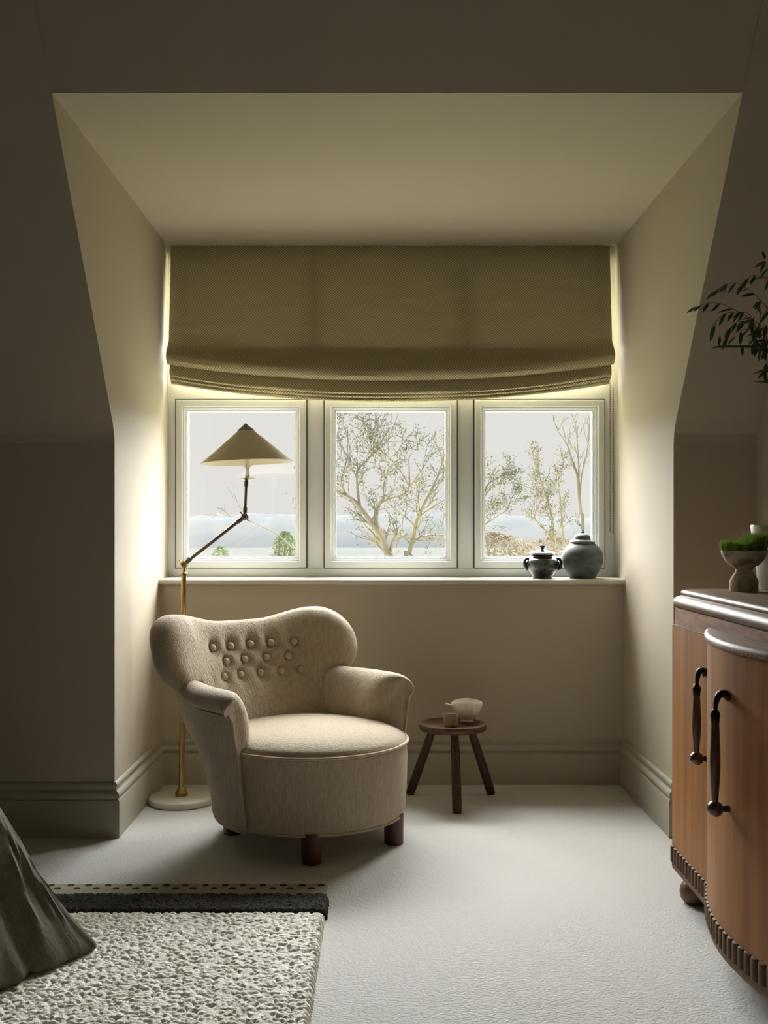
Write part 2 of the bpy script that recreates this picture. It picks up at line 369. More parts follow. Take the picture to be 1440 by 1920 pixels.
# arms: radial section swept round the seat
sec = [(.262, .33), (.256, .38), (.260, .43), (.272, .475), (.292, .511), (.318, .536), (.348, .546), (.380, .541), (.402, .524), (.409, .503), (.403, .486), (.390, .474),
       (.380, .43), (.370, .36), (.358, .28), (.346, .20), (.337, .13), (.334, .10), (.320, .095), (.29, .30)]
sec = [tuple(p) for p in crs([(a, b, 0) for a, b in sec]+[(sec[0][0], sec[0][1], 0)], 3)][:-1]
def arm(side):
    rings = []; R_ = .075
    for st in [-.050+R_*(1-math.cos(PI/2*k/9)) for k in range(10)]+[.035+.027*k for k in range(1, 12)]:
        ring_ = []
        q = max(0, min(1, (-.050+R_-st)/R_)); pull = R_*(1-math.sqrt(max(0, 1-q*q)))   # rounded inner front corner
        taper = 1-.12*smooth01((st-.08)/.26)
        for r, z, _ in sec:
            up = smooth01((z-.30)/.10)
            outer = smooth01((r-.262)/(.402-.262)) if z > .47 else (1 if r > .33 else 0)
            rr = r+(pull*.95)*(1-outer)*up
            zz = z-pull*.35*up*(smooth01((z-.45)/.08))
            yy = st-.030*smooth01((r-.25)/.12)*(1-smooth01((st+.050)/.2))
            xx = rr*taper
            if r > .28 and z < .47:       # lower shell hugs the round base
                cx_ = math.sqrt(max(.02, 1-(yy/(.334*(1.12 if yy > 0 else 1)))**2))*rr
                xx = cx_+(xx-cx_)*smooth01((z-.10)/.34)
            ring_.append((side*xx, yy, zz))
        rings.append(ring_)
    obj('armrest', loft(rings), 'fabric', ch)
    pts = [(side*(x*(math.sqrt(1-(.081/.334)**2)+(1-math.sqrt(1-(.081/.334)**2))*smooth01((z-.10)/.34))+.001), -.082, z) for x, z in ((.337, .10), (.340, .15), (.347, .20), (.354, .27), (.361, .34), (.370, .40), (.378, .455), (.390, .474))]+[(side*.393*(1-.12*smooth01((y_-.05)/.26)), y_-.03*(1-smooth01((y_+.08)/.2)), .4735) for y_ in (-.02, .05, .12, .2, .27)]
    obj('arm_seam', tube(crs(pts, 4), .0042, 6), 'piping', ch)
arm(1); arm(-1)
# wing back
UB = .466; NB = 120
def backpt(u, z, th):
    """u lateral arc position, z height, th depth offset (negative = towards the sitter)"""
    R = .72; ph = u/R
    lean = .06+(z-.34)*.42
    yb = .255+lean
    n = (math.sin(ph), math.cos(ph))
    x = (R+th)*math.sin(ph); y = yb-R*(1-math.cos(ph))+th*math.cos(ph)
    return [x, y, z]
def zhi(u):
    a = abs(u)/UB
    h = .727+.040*smooth01((a-.15)/.55)
    if a > .72: k = (a-.72)/.28; h -= .125*(1-math.sqrt(max(0, 1-k*k)))
    return h
def zlo(u):
    a = abs(u)/UB
    if a < .53: return .12+.16*smooth01((a-.30)/.23)
    if a < .68: return .28+.225*smooth01((a-.53)/.15)
    k = (a-.68)/.32; return .505+.135*(1-math.sqrt(max(0, 1-k*k)))
btn = [(u, .640) for u in (-.178, -.086, .010, .103, .205)]+[(u, .587) for u in (-.123, -.032, .070, .165)]+[(u, .535) for u in (-.150, -.066, .026, .120, .205)]
rings = []; MB = 96
for i in range(NB+1):
    t = -1+2*i/NB; u = UB*math.sin(t*PI/2)*.9995
    lo, hi = zlo(u), zhi(u); c = (lo+hi)/2; h = (hi-lo)/2
    a = abs(u)/UB
    th = .050+.012*smooth01((a-.45)/.3)
    if a > .80: th *= math.sqrt(max(.0004, 1-((a-.80)/.2)**2))
    ring_ = []
    for k in range(MB):
        q = 2*PI*k/MB; e = .55
        cc, ss = math.cos(q), math.sin(q)
        zz = c+h*math.copysign(abs(ss)**min(e, 1), ss); d = th*math.copysign(abs(cc)**.75, cc)
        if zz < .50 and d < 0: d *= 1.25-.5*(zz-.30)      # lumbar bulge
        if d < 0:
            rr = min(math.hypot(u-bu, zz-bz) for bu, bz in btn)
            if rr < .12: d += .020*math.exp(-(rr/.021)**2)+.010*math.exp(-(rr/.050)**2)
            # soft pleats between staggered buttons
        ring_.append(tuple(backpt(u, zz, d)))
    rings.append(ring_)
bk = obj('backrest', loft(rings), 'fabric', ch)
for bu, bz in btn:
    p = backpt(bu, bz, -.050+.016); ph = bu/.72
    V, F = sphere((0, 0, 0), .0140, 16, .55)
    rot = Matrix.Rotation(-ph, 4, 'Z') @ Matrix.Rotation(math.radians(90-20), 4, 'X')
    V = [tuple(rot @ Vector(v)+Vector(p)) for v in V]
    obj('button', (V, F), 'piping', bk)
for s in (-1, 1):   # seam where the back meets the inside of each arm
    pts = [backpt(s*.252, z, -.056) for z in (.36, .40, .44, .48, .51)]
    obj('back_seam', tube(crs(pts, 4), .0042, 6), 'piping', bk)
for x, y in ((-.175, -.235), (.170, -.24), (-.19, .215), (.19, .215)):
    obj('leg', lathe([(.030, 0), (.033, .003), (.034, .10)], 28, (x, y, 0)), 'legs', ch)

# ------------------------------------------------------------------ floor lamp
lp = thing('floor_lamp', 'jointed brass floor lamp with cone shade on a round marble base', 'lamp', (-.785, 4.20, 0))
obj('base', lathe([(.122, 0), (.127, .003), (.128, .008), (.128, .019), (.125, .024), (.119, .0265), (.001, .0265)], 64), 'marble', lp)
obj('base_collar', lathe([(.0235, .0265), (.0245, .030), (.0245, .040), (.0225, .0425), (.0185, .0435), (.0185, .053), (.0165, .055), (.0125, .056), (.0125, .066), (.009, .068)], 32), 'brass', lp)
J1 = Vector((.010, 0, .938)); J2 = Vector((.250, .0, 1.126)); TP = Vector((.259, 0, 1.338))
obj('pole', join(tube([(0, 0, .06), (.0095, 0, .895)], .0105, 20), lathe([(.0105, .893), (.0150, .896), (.0150, .902), (.012, .904), (.0075, .906), (.0060, .915), (.0070, .925)], 24, (.0097, 0, 0))), 'brass', lp)
def knuckle(p, name, m):
    V, F = join(tuple([[(v[0]+p.x, v[1]+p.y, v[2]+p.z) for v in s[0]], s[1]] for s in [sphere((0, 0, 0), .0150, 18)])[0])
    nut = tube([p+Vector((0, -.013, 0)), p+Vector((0, -.026, 0))], .0070, 12)
    wing = tube([p+Vector((-.016, -.022, .017)), p+Vector((.018, -.024, -.018))], .0028, 8)
    obj(name, join((V, F), nut, wing), m, lp)
d12 = (J2-J1).normalized(); d23 = (TP-J2).normalized()
obj('lower_arm', join(tube([J1+d12*.010, J2-d12*.010], .0065, 16), tube([J1+d12*.013, J1+d12*.036], [.009, .009], 16), tube([J2-d12*.036, J2-d12*.013], .009, 16)), 'bronze', lp)
obj('upper_arm', join(tube([J2+d23*.010, TP-d23*.05], .0055, 16), tube([J2+d23*.014, J2+d23*.035], .0085, 16), tube([TP-d23*.095, TP-d23*.072], .0080, 16)), 'bronze', lp)
knuckle(J1, 'lower_joint', 'brass'); knuckle(J2, 'upper_joint', 'bronze')
tilt = Matrix.Rotation(math.radians(-2.3), 4, 'Y')
def tl(vf, p): return [tuple(tilt @ Vector(v)+p) for v in vf[0]], vf[1]
obj('drip_tray', tl(lathe([(.004, -.070), (.020, -.068), (.034, -.0635), (.034, -.0625), (.02, -.066), (.004, -.067)], 32), TP), 'bronze', lp)
obj('bulb_holder', tl(join(lathe([(.0085, -.066), (.0085, -.035), (.006, -.032), (.006, -.028), (.012, -.020), (.013, -.004), (.013, .010), (.008, .012)], 24),
    tube([(-.020, 0, -.012), (.020, 0, -.012)], .002, 6)), TP), 'ceramic', lp)
sh = lathe([(.1815, 0), (.1825, .001), (.010, .143), (.009, .141), (.1795, 0)], 96, (0, 0, 0), False)
so = obj('lamp_shade', tl(sh, TP), 'shade', lp)
obj('cap', tl(lathe([(.0345, .1255), (.0345, .1262), (.0008, .1545), (.0003, .152)], 48), TP), 'cap', so)
obj('shade_carrier', tl(join(*[tube([(.009*math.cos(a), .009*math.sin(a), .010), (.028*math.cos(a), .028*math.sin(a), .126)], .0012, 5) for a in (0, 2.1, 4.2)]), TP), 'bronze', lp)

# ------------------------------------------------------------------ three-legged stool with bowl and cup
st = thing('stool', 'low dark wooden three-legged stool beside the armchair', 'stool', (.283, 4.20, 0))
pr = [(.110, .284), (.128, .287), (.133, .292), (.135, .300), (.134, .308), (.131, .312), (.126, .3125), (.09, .3085), (.04, .306), (.001, .3055)]
obj('seat', lathe(pr, 64), 'seatwood', st)
for tx, ty, bx, by in ((.004, -.055, .006, -.165), (.070, .045, .166, .125), (-.070, .045, -.166, .125)):
    p0, p1 = Vector((tx, ty, .296)), Vector((bx, by, 0)); d = p1-p0
    pts = [p0+d*k for k in (0, .10, .25, .45, .70, .90, .985, 1)]
    V, F = tube(pts, [.013, .0155, .0168, .0172, .0182, .0182, .0172, .013], 18)
    V = [(x, y, max(z, 0)) for x, y, z in V]
    obj('leg', (V, F), 'darkwood', st)
bw = thing('bowl', 'off-white fluted ceramic bowl with a small spout, on the stool', 'bowl', (.343, 4.245, .3102))
fl = lambda a, k: 1+(.022*math.cos(16*a) if 3 <= k <= 6 else 0)
bp_ = [(.024, 0), (.026, .003), (.025, .009), (.034, .018), (.047, .034), (.056, .052), (.0605, .068), (.0615, .078), (.0600, .080), (.0575, .077), (.052, .052), (.040, .030), (.020, .017), (.001, .014)]
V, F = lathe(bp_, 96, rfun=fl)
V = [(x, y, z+(.0035*math.cos(2*math.atan2(y, x))*-1 if z > .06 else 0)) for x, y, z in V]
obj('bowl_body', (V, F), 'ceramic', bw)
obj('spout', loft([[(-.050-.036*t, -.012*(1-.25*t)+.024*(1-.25*t)*k/6, .060+.010*t-(.010*math.sin(PI*k/6))*(1)-.0*t) for k in range(7)]+[(-.050-.036*t, .012*(1-.25*t)-.024*(1-.25*t)*k/6, .063+.010*t-(.007*math.sin(PI*k/6))) for k in range(7)] for t in (0, .35, .7, 1)]), 'ceramic', bw)
cu = thing('cup', 'small brown speckled clay cup in front of the bowl', 'cup', (.274, 4.160, .3100))
obj('cup_body', lathe([(.024, 0), (.0265, .002), (.0282, .020), (.0288, .040), (.0280, .0425), (.0265, .041), (.0255, .020), (.023, .006), (.001, .005)], 48), 'clay', cu)

# ------------------------------------------------------------------ jars on the sill
def sm(p, per=4): return [(max(v.x, .0005), v.y) for v in crs([(a, b, 0) for a, b in p], per)]
j1 = thing('lidded_jar', 'large matt grey stoneware jar with domed lid at the right end of the sill', 'jar', (.866, 4.582, ZS))
q = 1/6.545/437
obj('jar_body', lathe([(.001, 0), (152*q, 0)]+sm([(156*q, 6*q), (190*q, 60*q), (225*q, 130*q), (248*q, 200*q), (252*q, 245*q), (245*q, 300*q), (222*q, 350*q), (185*q, 395*q), (160*q, 415*q)])+[(150*q, 425*q), (156*q, 445*q), (150*q, 450*q), (130*q, 440*q), (.001, 430*q)], 72), 'jar', j1)
obj('lid', lathe([(120*q, 450*q), (148*q, 456*q), (150*q, 462*q), (110*q, 468*q)]+sm([(102*q, 476*q), (95*q, 505*q), (78*q, 530*q), (45*q, 548*q), (28*q, 553*q)])+[(26*q, 560*q), (27*q, 566*q), (18*q, 575*q), (10*q, 590*q), (1*q, 602*q)], 56), 'jar', j1)
j2 = thing('lidded_pot', 'small glossy black lidded pot with side lugs on the sill', 'pot', (.694, 4.580, ZS))
obj('pot_body', lathe([(.001, 0), (118*q, 0), (120*q, 20*q), (126*q, 34*q)]+sm([(150*q, 60*q), (190*q, 110*q), (206*q, 165*q), (200*q, 205*q), (170*q, 238*q), (132*q, 258*q), (124*q, 270*q)])+[(150*q, 292*q), (146*q, 298*q), (120*q, 290*q), (.001, 285*q)], 64), 'glaze', j2)
obj('lid', lathe([(125*q, 298*q), (154*q, 306*q), (156*q, 314*q), (120*q, 326*q), (60*q, 338*q), (48*q, 345*q), (22*q, 348*q), (20*q, 362*q), (30*q, 385*q), (36*q, 396*q), (34*q, 403*q), (1*q, 404*q)], 48), 'glaze', j2)
for sx in (1, -1):
    pts = crs([(sx*165*q, -.004, 240*q), (sx*205*q, -.010, 232*q), (sx*224*q, -.012, 190*q), (sx*212*q, -.010, 130*q), (sx*190*q, -.006, 100*q)], 5)
    obj('lug', tube(pts, [.0045]*2+[.0065]*(len(pts)-4)+[.0045]*2, 10), 'glaze', j2)

# ------------------------------------------------------------------ rug
rg = thing('rug', 'thick cream boucle rug with a dark green border band', 'rug', (-.155, 3.2, 0))
def pile(x0, x1, y0, y1, step, lump, h0, h1, seed):
    """looped pile: field of small domes; lumps of size lump (x, y)"""
    rng = np.random.RandomState(seed)
    nx, ny = int((x1-x0)/step)+1, int((y1-y0)/step)+1
    X, Y = np.meshgrid(np.linspace(x0, x1, nx), np.linspace(y0, y1, ny))
    gx, gy = (X-x0)/lump[0], (Y-y0)/lump[1]; ix, iy = np.floor(gx).astype(int), np.floor(gy).astype(int)
    sx, sy = ix.max()+4, iy.max()+4
    jx, jy, hh, rr = rng.rand(sx, sy), rng.rand(sx, sy), rng.rand(sx, sy), .55+.5*rng.rand(sx, sy)
    H = np.zeros_like(X)
    for a in (-1, 0, 1):
        for b in (-1, 0, 1):
            cx, cy = ix+a+1, iy+b+1
            dx, dy = gx-(ix+a+jx[cx, cy]), gy-(iy+b+jy[cx, cy])
            d = 1-(dx*dx+dy*dy)/rr[cx, cy]**2
            H = np.maximum(H, np.sqrt(np.clip(d, 0, 1))*(.55+.45*hh[cx, cy]))
    Z = h0+(h1-h0)*H
    e = np.minimum.reduce([X-x0, x1-X, Y-y0, y1-Y])/.010
    Z = Z*np.clip(np.sqrt(np.clip(e, 0, 1)), .0, 1)
    # ragged outline
    rag = .004*np.sin(Y*310+1.3*np.sin(Y*97))
    X2 = X+np.where(x1-X < .02, rag*H, 0)
    V = np.stack([X2, Y, Z], -1).reshape(-1, 3)
    i = np.arange(nx-1)[None, :]+np.arange(ny-1)[:, None]*nx
    F = np.stack([i, i+1, i+nx+1, i+nx], -1).reshape(-1, 4)
    me = bpy.data.meshes.new('pile'); me.vertices.add(len(V)); me.vertices.foreach_set('co', V.ravel())
    me.loops.add(F.size); me.loops.foreach_set('vertex_index', F.ravel().astype(np.int32))
    me.polygons.add(len(F)); me.polygons.foreach_set('loop_start', (np.arange(len(F))*4).astype(np.int32)); me.polygons.foreach_set('loop_total', np.full(len(F), 4, np.int32))
    me.polygons.foreach_set('use_smooth', [True]*len(F)); me.update(calc_edges=True)
    return me
def pobj(name, me, m, parent):
    me.materials.append(M[m]); o = bpy.data.objects.new(name, me); C.objects.link(o); o.parent = parent; return o
RW = 1.04
pobj('cream_pile', pile(-RW, 0, -1.75, -.258, .0028, (.0130, .0098), .016, .0265, 3), 'rugw', rg)
pobj('border_band', pile(-RW, .006, -.262, -.120, .0030, (.010, .008), .023, .031, 5), 'rugd', rg)
obj('backing', box(-RW, -.004, -1.74, -.123, 0, .006), 'rugs', rg, False)
sv = obj('selvedge', box(-RW, -.004, -.122, .026, 0, .005, .002), 'rugs', rg, False)
rr_ = random.Random(5); k = 0; x = -.025
while x > -1.03:
    for row in (0, 1):
        xx = x-(.029 if row else 0)+rr_.uniform(-.003, .003); yy = (-.019, .009)[1-row]
        a = rr_.uniform(.009, .0115)
        pl = [(xx+a*math.cos(2*PI*t/14), yy+.0085*math.sin(2*PI*t/14)) for t in range(14)]
        obj('woven_dot', prism(pl, 'z', .0046, .0064), 'dot', sv, False)
    x -= .058

# ------------------------------------------------------------------ bed cover (draped corner) over the bed
bd = thing('bed', 'bed under the dark linen bedspread, its corner reaching the rug', 'bed', (-1.95, 1.75, 0))
obj('mattress', box(-.60, .80, -1.2, .95, .22, .48, .05, 3), 'mattress', bd)
obj('bed_base', box(-.58, .77, -1.17, .92, .05, .22, .01), 'darkwood', bd)
for sx in (-.5, .7):
    for sy in (-1.1, .85): obj('leg', box(sx-.03, sx+.03, sy-.03, sy+.03, 0, .05), 'darkwood', bd, False)
def cover():
    # perimeter path in plan: top edge and floor hem; s runs from the near right side, round the far corner, to the far left
    top = [(-1.08, .5), (-1.08, 1.2), (-1.08, 1.9), (-1.08, 2.3), (-1.075, 2.55), (-1.085, 2.68), (-1.15, 2.745), (-1.30, 2.76), (-1.6, 2.76), (-2.0, 2.76), (-2.55, 2.76)]
    hem = [(-1.00, .5), (-.99, 1.2), (-.97, 1.8), (-.915, 2.18), (-.850, 2.40), (-.735, 2.58), (-.695, 2.68), (-.85, 2.80), (-1.3, 2.83), (-1.9, 2.83), (-2.55, 2.83)]
    T = crs([(a, b, 0) for a, b in top], 14); H = crs([(a, b, 0) for a, b in hem], 14)
    n = len(T); NV = 60; V = []; F = []
    inner = [(-1.9, .5), (-1.9, 2.4)]
    for j in range(-8, NV+1):
        for i in range(n):
            a, b = T[i], H[i]
            if j < 0:      # top of the bed
                k = -j/8; c = Vector((-1.95, min(a.y, 2.0), 0)); p = a.lerp(c, k); z = .545-.030*smooth01(k*2)
                V.append((p.x, p.y, z+.006*noise.noise(Vector((p.x*5, p.y*5, 0))))); continue
            t = j/NV
            bulge = .015*math.sin(PI*min(1, t*1.6))
            p = a.lerp(b, t**1.0); z = .505*(1-t)+.004
            z = .506-.506*t if t > .06 else .512-.04*(t/.06)**2*1.0+.0
            z = .545*(1-t)+.010*t
            s = i/14
            d = (b-a).normalized()
            # folds running down from the top corner, wrinkles
            f = .020*math.sin(s*5.1+1.2*t)*t*(1-.75*t)+.010*math.sin(s*11.3+2+2.4*t)*t**.7*(1-.7*t)
            wv = Vector((s*2.2, t*2.0, 0)); f += .020*noise.noise(wv)*smooth01(t*3)
            f += .010*(abs(noise.noise(Vector((s*4.2+2*t, t*3.1-s, 5))))*2-.5)*smooth01(t*3)
            f += .0065*noise.noise(Vector((s*8+1.5*t, t*2.6-s, 9)))+.0045*noise.noise(Vector((s*17+3*t, t*6, 2)))
            # a pinched dimple on the near face
            f -= .026*math.exp(-((s-4.35)/.16)**2-((t-.60)/.07)**2)
            f += bulge
            p = p+d*f
            if t > .9: z -= 0
            # hem rolls in, tip lifts
            if t > .93: p = p-d*.05*((t-.93)/.07)**2
            V.append((p.x, p.y, max(z, .030 if p.x > -1.9 else .008)))
    m = NV+9
    for j in range(m-1):
        for i in range(n-1): F.append((j*n+i, j*n+i+1, (j+1)*n+i+1, (j+1)*n+i))
    return V, F
bs = tag(obj('bedspread', cover(), 'linen'), 'crumpled dark grey-brown linen bedspread hanging onto the cream rug', 'bedspread')

# ------------------------------------------------------------------ dresser
DX, DY = .863, 3.17
dz = thing('sideboard', 'reddish-brown vintage sideboard with bowed centre door and reeded base', 'sideboard', (0, 0, 0))
dz.location = (1.09, 2.49, 0)
ox, oy = 1.09, 2.49
def L_(vf): return [(x-ox, y-oy, z) for x, y, z in vf[0]], vf[1]
Y0, Y1, B0, B1 = 1.81, 3.17, 2.17, 2.81
def bow(y, amp=.063): u = (y-2.49)/.32; return DX-amp*max(0, 1-u*u) if abs(u) < 1 else DX
def chair_end(x): return x
XBK = RX-.025
def plan(off, ym=0, corner=.02, usebow=True, amp=.063, n=28):
    """outline of the front from far back corner round to near back corner, offset outwards by off"""
    P = [(XBK, Y1+off)]
    c = corner+off*.5
    for k in range(7):
        a = PI/2*k/6; P.append((DX-off+c-c*math.sin(a), Y1+off-c+c*math.cos(a)))
    if usebow:
        for k in range(n+1):
            y = B1-(B1-B0)*k/n; P.append((bow(y, amp)-off, y))
    for k in range(7):
        a = PI/2*k/6; P.append((DX-off+c-c*math.cos(a), Y0-off+c-c*math.sin(a)))
    P.append((XBK, Y0-off)); return P
# carcass, straight-fronted
obj('carcass', L_(prism(plan(-.018, usebow=False, corner=.012), 'z', .095, .848)), 'reed', dz, False)
def moulded(profile, usebow=False, amp=.063, corner=.03):
    rings = [[(x, y, z) for x, y in plan(o, usebow=usebow, amp=amp, corner=corner)] for o, z in profile]
    return loft(rings)
bead = lambda cx, cz, r, a0, a1, n=8: [(cx+r*math.cos(math.radians(a0+(a1-a0)*k/n)), cz+r*math.sin(math.radians(a0+(a1-a0)*k/n))) for k in range(n+1)]
tp = [(-.030, .846), (-.006, .846)]+bead(-.016, .8625, .0180, -80, 78, 10)+[(-.017, .882), (-.020, .884)]+bead(-.026, .890, .0085, -60, 85, 6)+[(-.032, .900), (-.045, .9012)]
obj('top', L_(moulded(tp, corner=.035)), 'top', dz)
obj('frieze', L_(moulded([(-.02, .796), (-.004, .796), (-.004, .8465), (-.02, .8465)])), 'frieze', dz)
obj('inlay_line', L_(moulded([(-.02, .7925), (-.001, .7925), (-.0005, .7945), (-.001, .7965), (-.02, .7965)])), 'reed', dz, label='pale inlay line')
# cap over the bowed door, with a notched lower edge
def capf():
    rings = []; n = 150
    for o, z in ((-.05, .7955), (.0045, .7955), (.0075, .7985), (.0075, .8085), (.004, .8145), (-.002, .8170), (-.05, .8175)):
        r = []
        for k in range(n+1):
            y = B1-.002-(B1-B0-.004)*k/n; nt = (.0012 if (k//2) % 2 else 0) if z < .80 else 0
            r.append((bow(y)-o+nt if o > -.04 else DX+.004, y, z))
        rings.append(r)
    V, F = loft(rings, False, False)
    N = n+1; F += [tuple(k*N for k in range(7)), tuple(k*N+n for k in range(7))]
    return V, F
obj('bow_cap', L_(capf()), 'top', dz)
# doors
def slab(ya, yb, z0, z1, thick=.018, n=20, usebow=False):
    o_ = []; i_ = []
    for k in range(n+1):
        y = ya+(yb-ya)*k/n; x = bow(y) if usebow else DX
        o_.append((x, y)); i_.append((DX+thick if not usebow else min(DX+thick, x+.08), y))
    return prism(o_+i_[::-1], 'z', z0, z1)
endc = [(DX+.02, Y1-.0005)]+[(DX+.012-.012*math.sin(a), Y1-.012+.0115*math.cos(a)) for a in [PI/2*k/6 for k in range(7)]]+[(DX, B1+.004), (DX+.018, B1+.004)]
dfar = obj('door', L_(prism(endc, 'z', .143, .7925)), 'door', dz)
dmid = obj('door', L_(slab(B1-.001, B0+.001, .143, .7935, usebow=True)), 'door', dz, label='bowed centre door')
dnear = obj('door', L_(prism([(x, 2*2.49-y) for x, y in endc], 'z', .143, .7925)), 'door', dz)
obj('side_panel', L_(box(DX+.02, XBK, Y1-.010, Y1-.0008, .143, .7925)), 'door', dz, False)
obj('side_panel', L_(box(DX+.02, XBK, Y0+.0008, Y0+.010, .143, .7925)), 'door', dz, False)
# plinth rail and reeds
pl = [(-.02, .068), (-.006, .069), (-.001, .074), (.001, .082), (.001, .093), (-.003, .096), (-.003, .140), (-.006, .143), (-.02, .143)]
obj('plinth', L_(moulded(pl, usebow=True, corner=.012)), 'reed', dz)
def reedmesh():
    r, h = .0125, .0480
    V, F = [], []
    nA = 8
    prof_ = [(0, 1.0), (.45, 1.0), (.5, .80)]
    rings = []
    for z, s in ((0, .9), (.002, 1), (h-.005, 1), (h-.0015, .85), (h, .45)):
        rings.append([(-.010*s*math.sin(PI*k/nA), r*math.cos(PI*k/nA), z) for k in range(nA+1)])
    V, F = loft(rings, False, False); n = nA+1
    F += [tuple(range(n)), tuple(range(4*n, 5*n))]
    return V, F
rm = obj('reed', reedmesh(), 'reed', dz)
first = True
def put_reed(x, y, rz):
    global first
    o = rm if first else rm.copy()
    if not first: C.objects.link(o)
    first = False
    o.location = (x-ox, y-oy, .0945); o.rotation_euler = (0, 0, rz)
y = Y1-.006
while y > B1+.002: put_reed(DX+.003, y-.0125, 0); y -= .0297
n = 22
for k in range(n):
    y = B1-.014-(B1-B0-.028)*k/(n-1); s = 2*.063*(y-2.49)/.32**2
    put_reed(bow(y)+.003, y, -math.atan(s))
y = B0-.002
while y > Y0+.012: put_reed(DX+.003, y-.0125, 0); y -= .0297
for fx, fy in ((.903, 3.075), (.903, 1.90), (1.245, 3.075), (1.245, 1.90)):
    obj('foot', L_(lathe([(.018, 0), (.030, .004), (.038, .015), (.041, .032), (.038, .048), (.030, .060), (.022, .066), (.020, .072)], 32, (fx, fy, 0))), 'ballwood', dz)
# drop handles
def handle(door, hx, hy, z0, z1, sc=1.0, off=.03):
    """hx,hy: mount on the door face; z0 mount height, z1 height of ball centre"""
    g = hx-off
    pts = crs([(hx+.002, hy, z0-.002), (hx-.3*off, hy, z0+.006), (hx-.72*off, hy, z0+.003), (g+.002, hy, z0-.014), (g, hy, z0-.032)], 6)
    n = len(pts); rad = [.0075*sc*(1-k/(n-1))+.0042 for k in range(n)]
    h = obj('handle', L_(tube(pts, rad, 14)), 'metal', door)
    zt = z0-.030
    obj('collar', L_(lathe([(.003, .002), (.007*sc, 0), (.0105*sc, -.008), (.0112*sc, -.014), (.0095*sc, -.022), (.0100*sc, -.027), (.0085*sc, -.030)], 20, (g, hy, zt))), 'metal', h)
    L = (zt-.028)-(z1+.015)
    obj('grip', L_(lathe([(.0085*sc, 0), (.0095*sc, -.1*L), (.0112*sc, -.35*L), (.0118*sc, -.5*L), (.0108*sc, -.68*L), (.0080*sc, -.88*L), (.0068*sc, -1.02*L)], 22, (g, hy, zt-.028))), 'grip', h)
    obj('ball', L_(sphere((g, hy, z1), .0185*sc, 24)), 'grip', h)
    obj('stud', L_(tube([(hx+.002, hy, z1), (g+.012, hy, z1)], [.0085*sc, .0060*sc], 14)), 'metal', h)
handle(dfar, DX, 2.835, .694, .4675, 1, .0235)
handle(dmid, bow(2.455), 2.455, .692, .434, 1.02, .031)

# ------------------------------------------------------------------ things on the sideboard
ZT = .9012
pb = thing('planter', 'rough grey concrete pedestal bowl filled with moss, on the sideboard', 'planter', (1.030, 3.025, ZT))
pp = [(.001, 0), (.0385, 0), (.0395, .004), (.0395, .028), (.0375, .034), (.030, .046), (.0230, .056), (.0220, .062), (.0260, .067), (.040, .074), (.052, .086), (.060, .100), (.0635, .112), (.063, .1155), (.060, .1155), (.056, .105), (.001, .098)]
V, F = lathe(pp, 72)
V = [(x*(1+.02*noise.noise(Vector((x*40, y*40, z*40)))), y*(1+.02*noise.noise(Vector((x*40, y*40, z*40)))), z) for x, y, z in V]
obj('pedestal_bowl', (V, F), 'planter', pb)
def moss():
    rn = random.Random(2); parts = []
    V, F = [], []
    for k in range(5200):
        r = .059*math.sqrt(rn.random()); a = rn.uniform(0, 2*PI); x, y = r*math.cos(a), r*math.sin(a)
        hump = .016+.030*smooth01((x+.03)/.06)+.006*noise.noise(Vector((x*60, y*60, 3)))+.013*math.exp(-((x+.045)/.02)**2)
        b = Vector((x, y, .104)); t = b+Vector((rn.gauss(x*.10, .0045), rn.gauss(y*.1, .0045), .008+hump*rn.uniform(.7, 1.25)))
        s = Vector((math.cos(a*7), math.sin(a*7), 0))*.0011; n = len(V)
        V += [b-s, b+s, b.lerp(t, .6)+s*1.1, t, b.lerp(t, .6)-s*1.1]; F.append((n, n+1, n+2, n+3, n+4))
    return V, F
obj('moss', moss(), 'moss', pb, False, kind='stuff')
obj('soil', lathe([(.0575, .104), (.057, .110), (.001, .112)], 40), 'dot', pb)
va = thing('vase', 'smooth white tapering vase behind the mossy planter', 'vase', (1.165, 3.105, ZT))
obj('vase_body', lathe([(.001, 0), (.060, 0), (.063, .004), (.069, .06), (.077, .12), (.0845, .184), (.0835, .187), (.081, .184), (.072, .10), (.058, .010), (.001, .008)], 64), 'vase', va)
# leafy branches standing in the vase
br = thing('leafy_branch', 'dark green leafy branches arching out of the white vase', 'plant', (1.165, 3.105, ZT+.012))
bo = Vector((1.165, 3.105, ZT+.012))
def bpx(px, py, d=3.05): s = 2000/d; return Vector(((px-714)/s, d, 1.08+(990-py)/s))-bo
def leaf_mesh():
    n = 7; V = []; F = []
    for k in range(n):
        t = k/(n-1); wd = .0062*math.sin(PI*min(1, t*.96+.03))**.8*(1.1-.35*t)
        V += [(t*.038, -wd, .0015*math.sin(PI*t)), (t*.038, 0, -.0010+.0015*math.sin(PI*t)), (t*.038, wd, .0015*math.sin(PI*t))]
    for k in range(n-1):
        a = 3*k; F += [(a, a+1, a+4, a+3), (a+1, a+2, a+5, a+4)]
    return V, F
twigs = [
 [(1440, 640), (1425, 610), (1395, 590), (1378, 581), (1350, 569), (1325, 569), (1308, 575)],
 [(1440, 578), (1425, 562), (1408, 546), (1395, 538), (1380, 530), (1360, 534), (1342, 546)],
 [(1440, 522), (1425, 518), (1410, 517), (1395, 530)],
 [(1440, 655), (1420, 620), (1405, 590), (1380, 585), (1360, 588), (1345, 600), (1338, 618)],
 [(1440, 640), (1425, 625), (1405, 605), (1385, 603), (1370, 615), (1362, 634)],
 [(1440, 660), (1428, 640), (1410, 620), (1395, 618), (1380, 630)],
 [(1445, 520), (1438, 500), (1434, 485)],
 [(1450, 700), (1440, 690), (1436, 675)]]
BT = thing  # noqa
